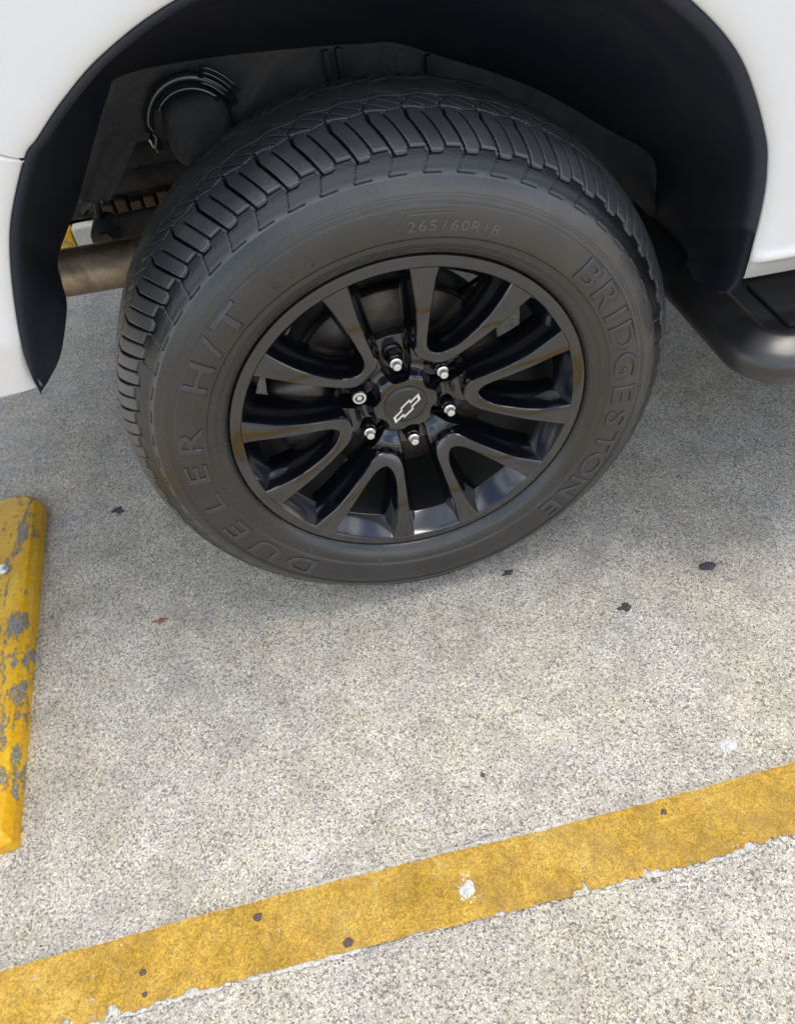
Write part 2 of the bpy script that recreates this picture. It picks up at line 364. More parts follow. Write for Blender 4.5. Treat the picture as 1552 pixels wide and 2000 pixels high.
# ------------------------------------------------------------------ bits lying on the concrete
def blob(name, x, y, rx, ry, h, m_, seed, label, cat, z=0, group=None, n=26, rough=.28):
    r = np.random.RandomState(seed); ph = r.rand(4)*6.28; am = r.rand(4)*rough; th = np.linspace(0, 2*np.pi, n, endpoint=False)
    rad = 1+sum(am[k]*np.sin((k+2)*th+ph[k]) for k in range(4))*.5+r.randn(n)*rough*.12
    V_ = []; F_ = []
    for s, hh in ((1, 0), (.86, .7), (.5, 1.0)):
        for t, q in zip(th, rad): V_.append((math.cos(t)*rx*q*s, math.sin(t)*ry*q*s, h*hh*(1+.15*r.randn())))
    V_.append((0, 0, h)); c0 = len(V_)-1
    for j in (0, 1):
        for i in range(n): F_.append((j*n+i, j*n+(i+1) % n, (j+1)*n+(i+1) % n, (j+1)*n+i))
    for i in range(n): F_.append((2*n+i, 2*n+(i+1) % n, c0))
    for q_ in range(9 if name != 'stone_chip' else 0):
        a = r.rand()*6.28; dd = 1.15+.55*r.rand(); rr_ = .05+.13*r.rand(); b0 = len(V_); px, py = math.cos(a)*rx*dd, math.sin(a)*ry*dd
        for t in range(7): V_.append((px+math.cos(t*.9)*rx*rr_*(.7+.6*r.rand()), py+math.sin(t*.9)*ry*rr_*(.7+.6*r.rand()), 0.0001))
        V_.append((px, py, h*.5))
        for t in range(7): F_.append((b0+t, b0+(t+1) % 7, b0+7))
    o = link(name, py_mesh(name, V_, F_), m_, origin=(x, y, z)); return tag(o, label, cat, group)
G1 = 'dark blobs stuck on the concrete'
blob('gum_blob', .455, -.095, .0155, .009, .0016, M['gum'], 1, 'largest dark gum blob on open concrete, at the right side below the step', 'gum blob', group=G1)
blob('gum_blob', .292, -.135, .011, .008, .0012, M['gum'], 12, 'smaller ragged gum blob left of and below the largest one', 'gum blob', group=G1, rough=.4)
blob('gum_blob', -.572, .366, .013, .009, .0014, M['gum'], 3, 'dark gum blob between the yellow wheel stop and the tyre', 'gum blob', group=G1, rough=.5)
blob('gum_blob', .131, -.012, .010, .006, .0010, M['gum'], 4, 'faint dark blob close under the right part of the tyre', 'gum blob', group=G1, rough=.4)
blob('dry_leaf_scrap', -.482, .062, .010, .006, .0018, M['leaf'], 5, 'small reddish brown leaf scrap on the concrete below the tyre', 'leaf scrap', rough=.6)
blob('white_paint_spot', .333, -.392, .0135, .009, .0012, M['plaster'], 6, 'white paint spot on the concrete just above the yellow line', 'paint spot', group='white spots', rough=.25)
blob('white_paint_spot', -.074, -.489, .0095, .0105, .0012, M['plaster'], 7, 'white spot lying on the yellow line itself', 'paint spot', z=.006, group='white spots', rough=.3)
G2 = 'small brown stones on the yellow line'
for i, (x, y, r_, lb) in enumerate([(-.346, -.457, .0062, 'brown stone by the upper edge of the yellow line'), (-.235, -.513, .0066, 'brown stone by the lower edge of the yellow line'),
        (-.495, -.486, .0045, 'upper of two tiny dark stones near the left end of the yellow line'), (-.492, -.511, .0035, 'lower of two tiny dark stones near the left end of the yellow line'),
        (.206, -.458, .0045, 'pale brown stone on the right half of the yellow line'), (-.012, -.347, .004, 'tiny reddish stone on bare concrete above the yellow line')]):
    blob('stone_chip', x, y, r_, r_*.85, .0025, M['stone'], 20+i, lb, 'stone chip', z=.006 if i < 5 else 0, group=G2, n=14)

# loose grit: too fine and too many to count
V_, F_ = [], []
for k in range(1500):
    x, y = rng.uniform(-1.0, .9), rng.uniform(-.72, 1.0); r_ = .0006+.0011*rng.rand()**3; b0 = len(V_)
    for t in range(5): V_.append((x+math.cos(t*1.2566)*r_*(.6+.8*rng.rand()), y+math.sin(t*1.2566)*r_*(.6+.8*rng.rand()), 0))
    V_.append((x, y, r_*(.7+.7*rng.rand())))
    for t in range(5): F_.append((b0+t, b0+(t+1) % 5, b0+5))
o = link('loose_grit', py_mesh('loose_grit', V_, F_), M['stone'], smooth=False, kind='stuff'); tag(o, 'fine brown grit scattered loose over the concrete', 'grit')

# ================================================================== THE VEHICLE
car = thing('parked_vehicle', 'white vehicle with black alloy wheel and black side step parked on speckled concrete', 'car', (0, .8, 0))
CO = (0, -.8, 0)
ZC = .372

# ---------------- body: arch lip, panels
LIP = [(-.407, .582), (-.406, .603), (-.400, .636), (-.384, .686), (-.364, .736), (-.345, .771), (-.3125, .8145), (-.296, .827), (-.264, .851), (-.219, .878), (-.152, .904),
       (-.05, .925), (.03, .928), (.12, .915), (.21, .884), (.286, .835), (.347, .778), (.391, .703), (.405, .659), (.410, .618), (.4105, .576), (.4105, .55), (.409, .532), (.397, .518), (.381, .520)]
INN = [(-.410, -.050, .577), (-.412, 0, .562), (-.398, .03, .572), (-.383, .08, .601), (-.394, .14, .604), (-.402, .2, .609), (-.371, .27, .64), (-.324, .27, .704), (-.284, .27, .756), (-.257, .27, .776), (-.157, .27, .777),
       (-.033, .27, .768), (.03, .27, .761), (.075, .27, .755), (.133, .27, .73), (.2, .27, .70), (.271, .27, .663), (.364, .27, .6), (.446, .27, .539), (.462, .27, .45), (.46, .2, .425), (.442, .12, .446), (.418, .05, .465), (.399, -.045, .508), (.383, -.054, .518)]
SP = 8
lip = catmull(LIP, SP); inn = catmull(INN, SP); nl = len(lip)
i_seam = 6*SP
cen = np.array([0, .60])
# outward direction of every lip point
def out_dir(i):
    x, z = lip[i]
    key_i = np.array([0, 2*SP, 4*SP, 6*SP, 8*SP, 12*SP, 15*SP, 17*SP, 18.5*SP, 24*SP]); key_a = np.array([180, 180, 168, 149, 130, 88, 45, 15, 0, 0])
    a = R(np.interp(i, key_i, key_a)); return math.cos(a), math.sin(a)
def yskin(x, z, d):
    y = -.060-.007*(1-math.exp(-d/.006))-.016*(1-math.exp(-d/.25))
    if z > .93: y += (z-.93)**2*.25
    if x < -.48: y += (-.48-x)**1.6*.45
    if x > 0 and z < .556: y += (.556-z)*.75
    if x > 0: y -= .0035*math.exp(-((z-.560)/.006)**2)
    if x < 0 and z < .648: y += (.648-z)*.30
    return y
def skin_panel(i0, i1, name, gap=0.0, low=False):
    ds = [0, .0015, .004, .008, .014, .024, .04, .065, .10, .16, .25, .38, .55, .8, 1.1, 1.5, 2.0]
    rows = []
    for i in range(i0, i1):
        x, z = lip[i]; dx, dz = out_dir(i)
        tmax = 9
        if dx < -1e-6: tmax = min(tmax, (-.95-x)/dx)
        if dx > 1e-6: tmax = min(tmax, (2.3-x)/dx)
        if dz > 1e-6: tmax = min(tmax, (1.08-z)/dz)
        if i > 21*SP: x = max(x, .4095)
        row = [(x*.997+0, -.046, z-(.002 if z > .6 else 0))]
        last = ds[-1]
        for d in ds:
            t = min(d, tmax) if d < tmax else tmax
            X, Z = x+dx*t, z+dz*t
            row.append((X, yskin(X, Z, t), Z))
        rows.append(row)
    return rows
rows = skin_panel(i_seam, nl-4, 'quarter_panel')
# close the sill: tuck the last row under the body
last = [tuple(p) for p in rows[-1]]
rows.append([(max(p[0], .418), p[1]+.010, p[2]-.006) for p in last]); rows.append([(max(p[0], .432), p[1]+.022, p[2]-.007) for p in last])
qp = link('quarter_panel', grid_mesh('quarter_panel', rows), M['paint'], car, origin=CO)
rows = skin_panel(0, i_seam+1, 'rear_bumper')
# shift seam row down for a real gap, roll both edges inward
top = rows[-1]; rows[-1] = [(p[0]-.001, p[1], p[2]-.0028) for p in top]
rows.append([(p[0]-.001, p[1]+(.004 if k > 2 else 0), p[2]-.0024) for k, p in enumerate(top)]); rows.append([(p[0]-.002, p[1]+(.009 if k > 2 else .0), p[2]-.0022) for k, p in enumerate(top)])
bot = rows[0]
rows = [[(min(p[0], -.435), p[1]+.022, p[2]-.004) for p in bot], [(min(p[0], -.420), p[1]+.008, p[2]-.003) for p in bot]]+rows
bp = link('rear_bumper', grid_mesh('rear_bumper', rows), M['paint'], car, origin=CO)
# dark backing strip in the seam
bm = bmesh.new()
box_bm(bm, -.90, -.316, -.050, -.04, .805, .825); me = bm_mesh('seam_seal', bm)
me.transform(Matrix.Translation((-.30, 0, .815)) @ Matrix.Rotation(R(30), 4, 'Y') @ Matrix.Translation((.30, 0, -.815)))
link('seam_seal', me, M['liner'], car, smooth=False, origin=CO)

# remaining shell: far side, ends, floor, cabin
bm = bmesh.new()
box_bm(bm, -.93, 2.3, .0, 1.62, 1.04, 1.10, .01)
box_bm(bm, -.93, 2.3, 1.58, 1.64, .72, 1.05, .01)
box_bm(bm, -.93, -.48, 1.58, 1.64, .55, .719, .01); box_bm(bm, .48, 2.3, 1.58, 1.64, .50, .719, .01)
box_bm(bm, -.95, -.90, .25, 1.56, .55, 1.03, .01); box_bm(bm, 2.25, 2.3, -.02, 1.56, .52, 1.03, .01)
sh = link('body_shell', bm_mesh('body_shell', bm), M['paint'], car, smooth=False, origin=CO)
bm = bmesh.new()
for x0, x1 in ((-.6, .35), (.42, 1.35), (1.42, 2.25)): box_bm(bm, x0, x1, .10, .12, 1.11, 1.55, .004)
link('side_window', bm_mesh('side_window', bm), M['glass'], car, smooth=False, origin=CO)
bm = bmesh.new(); box_bm(bm, -.75, 2.3, .12, 1.5, 1.56, 1.63, .03, 3)
for x in (-.68, .385, 1.385, 2.27): box_bm(bm, x-.03, x+.03, .122, .18, 1.09, 1.57)
box_bm(bm, -.66, 2.2, .18, 1.45, 1.1, 1.56)
link('cabin', bm_mesh('cabin', bm), M['glass'], car, smooth=False, origin=CO)
bm = bmesh.new(); box_bm(bm, .50, 2.28, .06, 1.56, .52, .56); box_bm(bm, -.90, -.26, .28, 1.56, .79, .82); box_bm(bm, -.26, .50, .28, 1.3, .78, .82)
link('floor_pan', bm_mesh('floor_pan', bm), M['under'], car, smooth=False, origin=CO)

# ---------------- wheel arch liner
rows = []
for i in range(nl):
    x, z = lip[i]; v2 = cen-np.array([x, z]); v2 = v2/np.linalg.norm(v2)
    f = (.010 if i > 13*SP else .004) if i < 20*SP-3 else .0015
    e_ = min(1, .12+min(i, nl-1-i)/(2.5*SP)); f *= e_
    pts = [(x, -.0575, z), (x+v2[0]*.002, -.0605, z+v2[1]*.002), (x+v2[0]*f, -.0600, z+v2[1]*f), (x+v2[0]*(f+.004*e_), -.0605+.0045*e_, z+v2[1]*(f+.004*e_)), (x+v2[0]*(f+.0055*e_), -.0600+.014*e_, z+v2[1]*(f+.0055*e_))]
    A = np.array(pts[-1]); B = inn[i]; rr = []
    for t in np.linspace(0, 1, 14)[1:]:
        p = A+(B-A)*t
        bul = math.sin(math.pi*t)*.018*min(1, abs(B[1]+.05)/.2)
        p = p-np.array([v2[0]*bul, 0, v2[1]*bul]); rr.append(tuple(p))
    b2 = (B[0]-v2[0]*.004, B[1]+.001, B[2]-v2[1]*.004)
    rows.append(pts+rr)
ln = link('wheel_arch_liner', grid_mesh('wheel_arch_liner', rows), M['liner'], car, origin=CO)
# inner wheelhouse wall behind the tyre
top = [(p[0]+(p[0]-.05)*.02, p[2]+max(0, p[2]-.5)*.03) for p in inn[6*SP:19*SP+1:4]]
bott = [(-.33, .700), (-.25, .70), (-.15, .665), (.15, .58), (.30, .52), (.40, .485), (.462, .468)]
bx = np.array(bott); V_ = []; nn = len(top)
P = np.zeros((nn, 6, 3))
for i, (x, z) in enumerate(top):
    f = i/(nn-1); xb = bx[0, 0]+(bx[-1, 0]-bx[0, 0])*f; zb = np.interp(xb, bx[:, 0], bx[:, 1])
    if zb > z-.01: zb = z-.01
    for j in range(6):
        g_ = j/5; P[i, j] = (x+(xb-x)*g_, .272+.006*math.sin(g_*9), z+(zb-z)*g_)
iw = link('inner_wheelhouse', grid_mesh('inner_wheelhouse', P), M['under'], car, origin=CO)
for x in (-.012, .004, .116):
    bm = bmesh.new(); box_bm(bm, x-.0035, x+.0035, .264, .274, .68 if x < .1 else .66, .762 if x < .1 else .735, .001)
    link('wall_rib', bm_mesh('wall_rib', bm), M['liner'], car, smooth=False, origin=CO)

# ---------------- things under the body
link('exhaust_pipe', tube('exhaust_pipe', [(-.90, .345, .520), (-.60, .338, .527), (-.40, .33, .522), (-.2, .33, .516), (0, .36, .52), (.25, .42, .54), (.5, .5, .48), (2.2, .6, .45)], .034, 28), M['pipe'], car, origin=CO)
bm = bmesh.new(); box_bm(bm, -.392, -.10, .44, .462, .499, .543, .009, 3)
arm = link('trailing_arm', bm_mesh('trailing_arm', bm), M['under'], car, origin=CO)
me = tube('pivot_eye', [(-.390, .428, .521), (-.390, .472, .521)], .0225, 26); link('pivot_eye', me, M['under'], car, origin=CO)
me = tube('bolt', [(-.390, .418, .521), (-.390, .429, .521)], .0115, 6); bo = link('bolt', me, M['brake'], car, smooth=False, origin=CO)
link('hanger_bracket', tube('hanger_bracket', [(-.372, .452, .66), (-.380, .452, .60), (-.392, .45, .545)], .006, 8), M['under'], car, origin=CO)
# silencer: long ribbed can, rusty slotted shield along its foot
rows = []
zs = [(.640, .60), (.636, .575), (.606, .567), (.602, .578), (.598, .567), (.566, .564), (.562, .576), (.558, .564), (.528, .566), (.524, .578), (.518, .572), (.500, .60), (.50, .78), (.640, .78)]
for k in range(31):
    t = k/30; e = 1-.45*max(0, 1-t/.06)**2
    rows.append([(-.392+(.640-z)*-.13+t*.30, .66+(y-.66)*e+.002*math.sin(k*1.7+z*90), z) for z, y in zs])
link('silencer', grid_mesh('silencer', rows, closed_v=True), M['under'], car, smooth=False, origin=CO)
for k in range(11):
    bm = bmesh.new(); hh = .004*math.sin(k*2.1); box_bm(bm, -.408+k*.024, -.389+k*.024, .556, .60, .473, .519+hh, .003); link('shield_fin', bm_mesh('shield_fin', bm), M['rust'], car, smooth=False, origin=CO)
# bump stop pot on the wheelhouse wall with shiny hoses bent over it
rows = []
for d, sc_ in ((-.030, .02), (-.030, .55), (-.028, .78), (-.023, .91), (-.014, .98), (0, 1.0), (.03, 1.0)):
    rows.append([(-.186+math.copysign(abs(math.cos(a))**.62, math.cos(a))*.043*sc_, .270+d, .704+math.copysign(abs(math.sin(a))**.62, math.sin(a))*.044*sc_) for a in np.linspace(0, 2*np.pi, 40, endpoint=False)])
link('bump_stop', grid_mesh('bump_stop', rows, closed_v=True, flip=True), M['under'], car, origin=CO)
def hose(r0, yy, rad, a0, a1, nm, m_):
    pts = [(-.190+math.cos(R(a))*r0, yy, .712+math.sin(R(a))*r0*.95) for a in range(a0, a1, 9)]
    link(nm, tube(nm, pts, rad, 12), m_, car, origin=CO)
hose(.056, .258, .0065, 15, 205, 'bent_hose', M['shiny_black']); hose(.046, .248, .0035, 35, 150, 'bent_hose', M['shiny_black'])
for k in range(4): hose(.053+k*.006, .252, .0018, 25, 75, 'hose_rib', M['shiny_black'])
link('axle_tube', tube('axle_tube', [(0, .12, ZC), (0, .5, ZC), (0, 1.5, ZC)], .042, 24), M['under'], car, origin=CO)
bm = bmesh.new(); box_bm(bm, -.08, 2.25, .50, .57, .60, .70, .008); box_bm(bm, -.08, 2.25, 1.03, 1.10, .60, .70, .008)
link('chassis_rail', bm_mesh('chassis_rail', bm), M['under'], car, smooth=False, origin=CO)

# ---------------- running board
path = [(.440, .34), (.440, .22), (.440, .10), (.440, .02), (.440, -.030)]
for a in range(180, 271, 10): path.append((.492+.052*math.cos(R(a)), -.040+.052*math.sin(R(a))))
path += [(.60, -.094), (.8, -.095), (1.2, -.095), (1.7, -.095), (2.25, -.095)]
prof = [(-.036, .436), (-.030, .4405), (-.019, .4460), (-.015, .4465), (-.010, .4450), (.000, .4400), (.010, .4345), (.0185, .4290), (.0225, .4240), (.0240, .413), (.0222, .401), (.015, .391), (.002, .386), (-.015, .384), (-.036, .384)]
path = np.array(path); P = []
for i, p in enumerate(path):
    d = path[min(i+1, len(path)-1)]-path[max(i-1, 0)]; d = d/np.linalg.norm(d); nrm = np.array([d[1], -d[0]])
    P.append([(p[0]+nrm[0]*o_s, p[1]+nrm[1]*o_s, z) for o_s, z in prof])
P = np.array(P)
rb = link('running_board', grid_mesh('running_board', P), M['step'], car, origin=CO)
bm = bmesh.new()
vs = [bm.verts.new((p[-1][0]*0+q[0], q[1], .431)) for p, q in zip(P, P[:, 0])]
vs += [bm.verts.new((2.25, .34, .431))]
bm.faces.new(vs); me = bm_mesh('step_deck', bm); link('step_deck', me, M['step_pad'], rb, smooth=False)
bm = bmesh.new(); box_bm(bm, .502, 2.2, -.048, .06, .432, .438, .0026, 2)
link('step_pad', bm_mesh('step_pad', bm), M['step_pad'], rb, smooth=False)
bm = bmesh.new(); box_bm(bm, .60, .66, .02, .42, .38, .43, .004); link('step_bracket', bm_mesh('step_bracket', bm), M['under'], car, origin=CO)

# ================================================================== WHEEL
wheel = bpy.data.objects.new('wheel', None); COL.objects.link(wheel); wheel.parent = car; wheel.location = (0, -.8, ZC)
def yface(r): return .031*max(0, (.190-r)/.110)**1.6
def wl(nm, me, m_, **k): return link(nm, me, m_, wheel, **k)

# rim: flange, face ring, drafted well, barrel
prof = [(.2395, .010), (.2452, .0068), (.2466, .0038), (.2464, .0018), (.2452, .0004), (.2438, .0), (.2400, -.0001), (.2340, -.0001), (.2318, .0), (.2304, .0012), (.2300, .0022), (.2255, .0100), (.2190, .0215), (.2130, .0320), (.2122, .0336), (.2124, .0350), (.2150, .040), (.2165, .06), (.2150, .14), (.2180, .20), (.2300, .215), (.245, .222), (.2465, .23), (.243, .235)]
rim = wl('rim', lathe('rim', prof, 240), [M['alloy'], M['dust_black']]); sharp(rim, 24)
for p_ in rim.data.polygons: p_.material_index = 1 if p_.center.y > .036 and math.hypot(p_.center.x, p_.center.z) < .235 else 0

# V spokes
OUT = [(.2161, .0817), (.197, .0715), (.178, .0615), (.160, .0532), (.142, .0452), (.127, .0388), (.112, .0322), (.1, .0272), (.0915, .0222), (.0855, .0160), (.0822, .0085), (.0812, 0)]
HOL = [(.2259, .0484), (.208, .0462), (.190, .0425), (.174, .0385), (.157, .0335), (.143, .0288), (.130, .0242), (.120, .0200), (.111, .0150), (.1055, .0100), (.1018, .0050), (.1005, 0)]
oc = catmull(OUT, 4); hc = catmull(HOL, 4)
oc = np.vstack([oc, (oc[:-1]*[1, -1])[::-1]]); hc = np.vstack([hc, (hc[:-1]*[1, -1])[::-1]])
def spoke_mesh(ang):
    P = []; ca, sa = math.cos(ang), math.sin(ang); ns = len(oc)
    for i in range(ns):
        O, H = oc[i], hc[i]; w_ = np.linalg.norm(H-O); u = (H-O)/w_
        end = i in (0, ns-1)
        near = min(i, ns-1-i)/ns
        mid = min(1, near/.30) if near < .30 else 1
        tip = max(0, (near-.30)/.20)
        kh = 1-.62*tip; ko = 1-.35*tip
        sec = []
        def pt(q, dy, flat=False):
            r = math.hypot(*q)
            if flat and end: q = np.array(q)*(.231/r); r = .231
            return (q[0], yface(r)+dy, q[1])
        WALL = ((.0034, .0011), (.0110, .0026), (.0180, .0046), (.0225, .0078), (.0275, .0112), (.0340, .0134), (.0430, .0142), (.0560, .0118))
        for dy, off in WALL[::-1]: sec.append(pt(O-u*(off if off < .002 else .0011+(off-.0011)*.80*ko), dy))
        sec.append(pt(O-u*.0005, .0017)); sec.append(pt(O+u*.0011, .0001, True))
        for f in (.3, .5, .7): sec.append(pt(O+u*w_*f, -.0002, True))
        sec.append(pt(H-u*.0011, .0001, True)); sec.append(pt(H+u*.0005, .0017))
        for dy, off in WALL: sec.append(pt(H+u*(off if off < .002 else .0011+(off-.0011)*kh), dy))
        P.append([(x*ca-z*sa, y, x*sa+z*ca) for x, y, z in sec])
    return grid_mesh('spoke', P, closed_v=True)
for n_ in range(6): sharp(wl('spoke', spoke_mesh(R(124.3+60*n_)), M['alloy']), 24)

# hub casting as a relief: centre face, saddles towards the spokes, six nut pockets
def sstep(e0, e1, x): t = np.clip((x-e0)/(e1-e0), 0, 1); return t*t*(3-2*t)
LUG0 = 94.6
rr = np.concatenate([np.linspace(.0312, .034, 3), np.linspace(.035, .104, 64)]); aa = np.linspace(0, 2*np.pi, 540, endpoint=False)
Rg, Ag = np.meshgrid(rr, aa, indexing='ij')
dphi = (np.degrees(Ag)-LUG0+30) % 60-30
u_ = Rg*np.cos(np.radians(dphi)); v_ = Rg*np.sin(np.radians(dphi))
sd = np.where(u_ > .0600, np.abs(v_)-(.0170+.10*np.maximum(0, u_-.075)), np.hypot(u_-.0600, v_)-.0170)
dv = 30-np.abs(dphi)      # degrees away from the spoke direction
base = np.interp(Rg, [.03, .0325, .036, .044, .047, .055, .060, .066, .074, .080, .104], [.0445, .0432, .0430, .0432, .0455, .0560, .0575, .0530, .0455, .0440, .0450])
flank = sstep(-.0002, .0045, sd)
floor_ = .076
yy = floor_+(base-floor_)*flank**.7
yy = np.where(Rg > .0965, yy+((Rg-.0965)/.0075)**.5*.07, yy)
P = np.stack([Rg*np.cos(Ag), yy, Rg*np.sin(Ag)], 2)
hub = wl('hub', grid_mesh('hub', P, closed_v=True, flip=True), M['alloy']); sharp(hub, 32)
cap = wl('centre_cap', lathe('centre_cap', [(0, .0405), (.012, .0407), (.024, .0414), (.0288, .0421), (.0294, .0429), (.0300, .0421), (.0309, .0423), (.0314, .0432), (.0316, .048)], 96), M['cap'])
# emblem: slanted bow-tie outline
def bowtie(L, h1, h2, cw, sk, s=1.0):
    pts = [(-L, -h1), (-cw, -h1), (-cw, -h2), (cw, -h2), (cw, -h1), (L, -h1), (L, h1), (cw, h1), (cw, h2), (-cw, h2), (-cw, h1), (-L, h1)]
    return [(x+y*sk, y) for x, y in pts]
outer = bowtie(.0262, .0046, .0082, .0100, .55); inner = bowtie(.0222, .0025, .0061, .0079, .55)
inner = [(x*1.0, y) for x, y in inner]
ca, sa = math.cos(R(40)), math.sin(R(40)); V_ = []
for lay, yv in ((outer, .0412), (outer, .0394), (inner, .0394), (inner, .0412)):
    for x, y in lay: V_.append((x*ca-y*sa+.0, yv, x*sa+y*ca-.0045))
F_ = []
for a in range(3):
    for i in range(12): F_.append((a*12+i, a*12+(i+1) % 12, (a+1)*12+(i+1) % 12, (a+1)*12+i))
wl('bowtie_emblem', py_mesh('bowtie_emblem', V_, F_), M['emblem'], smooth=False)

# nuts
def nut_mesh(silver):
    bm = bmesh.new(); mi = []
    def ringv(r, y, n, ph=0): return [bm.verts.new((r*math.cos(ph+2*math.pi*k/n), y, r*math.sin(ph+2*math.pi*k/n))) for k in range(n)]
    def stack(profile, n, mat_i, ph=0, cap_=True):
        rs = [ringv(r, y, n, ph) for r, y in profile]
        for a, b in zip(rs, rs[1:]):
            for k in range(n):
                f = bm.faces.new((a[k], a[(k+1) % n], b[(k+1) % n], b[k])); f.material_index = mat_i
        if cap_: f = bm.faces.new(rs[-1]); f.material_index = mat_i
    if not silver:
        stack([(.0150, .078), (.0150, .0735), (.0142, .0715), (.0118, .0700)], 24, 1)
        stack([(.0116, .074), (.0118, .0560), (.0110, .0535), (.0092, .0520)], 6, 0, .3)
        stack([(.0090, .054), (.0090, .0490), (.0083, .0470), (.0066, .0462)], 20, 2)
        stack([(.0057, .048), (.0058, .0400), (.0053, .0380), (.0040, .0375)], 18, 3)
    else:
        stack([(.0140, .078), (.0140, .0700), (.0125, .0670), (.0115, .050), (.0108, .0440), (.0098, .0428)], 24, 0)
        stack([(.0098, .0428), (.0092, .0412), (.0066, .0408), (.0062, .0430)], 24, 3, 0, False)
        stack([(.0062, .0430), (.0045, .0432), (.0038, .0418)], 6, 3)
    return bm_mesh('lug_nut', bm)
nm_, sm_ = nut_mesh(False), nut_mesh(True)
for k in range(6):
    a = R(LUG0+60*k); me = sm_ if k == 1 else nm_
    first = len(me.materials) == 0
    o = bpy.data.objects.new('lug_nut', me); COL.objects.link(o); o.parent = wheel; o.location = (.0698*math.cos(a), 0, .0698*math.sin(a)); o.rotation_euler = (0, random.uniform(0, 1), 0)
    if first:
        for q in (M['nut'], M['nut'], M['chrome'], M['stud']): me.materials.append(q)
    if k == 1: o['label'] = 'locking nut with bright ring face'

# brake parts seen through the windows
wl('brake_disc', lathe('brake_disc', [(.07, .100), (.075, .094), (.152, .094), (.1535, .096), (.1535, .112), (.152, .114), (.08, .114)], 120), M['brake'])
wl('hub_flange', lathe('hub_flange', [(0, .09), (.09, .092), (.104, .1), (.104, .125)], 60), M['under'])
wl('backing_plate', lathe('backing_plate', [(.06, .135), (.150, .132), (.163, .136), (.165, .145)], 80), M['under'])
bm = bmesh.new(); box_bm(bm, -.185, -.105, .060, .150, -.055, .065, .016, 3); me = bm_mesh('brake_caliper', bm); wl('brake_caliper', me, M['brake'])
me = tube('brake_hose', [(.10, .13, .10), (.13, .10, .14), (.14, .12, .05), (.12, .16, -.02)], .006, 10); wl('brake_hose', me, M['liner'])

# ---------------- tyre
SW = [(.2395, .012), (.2450, .0075), (.2480, .0020), (.2510, -.0030), (.2560, -.0075), (.2620, -.0112), (.2690, -.0142), (.2735, -.0157), (.2750, -.0172), (.2800, -.0186), (.2900, -.0203), (.3000, -.0206), (.3090, -.0196), (.3125, -.0188), (.3140, -.0172), (.3160, -.0168), (.3250, -.0142), (.3320, -.0110), (.3380, -.0076)]
SH = [(.3380, -.0076), (.3450, -.0030), (.3520, .0022), (.3580, .0078), (.3640, .0140), (.3695, .0210), (.3740, .0290), (.3780, .0380), (.3812, .0490), (.3838, .0620), (.3858, .0780), (.3870, .0950), (.3875, .1150)]
swc = catmull(SW, 3); shc = catmull(SH, 14)
def ysw(r): return np.interp(r, swc[:, 0], swc[:, 1])
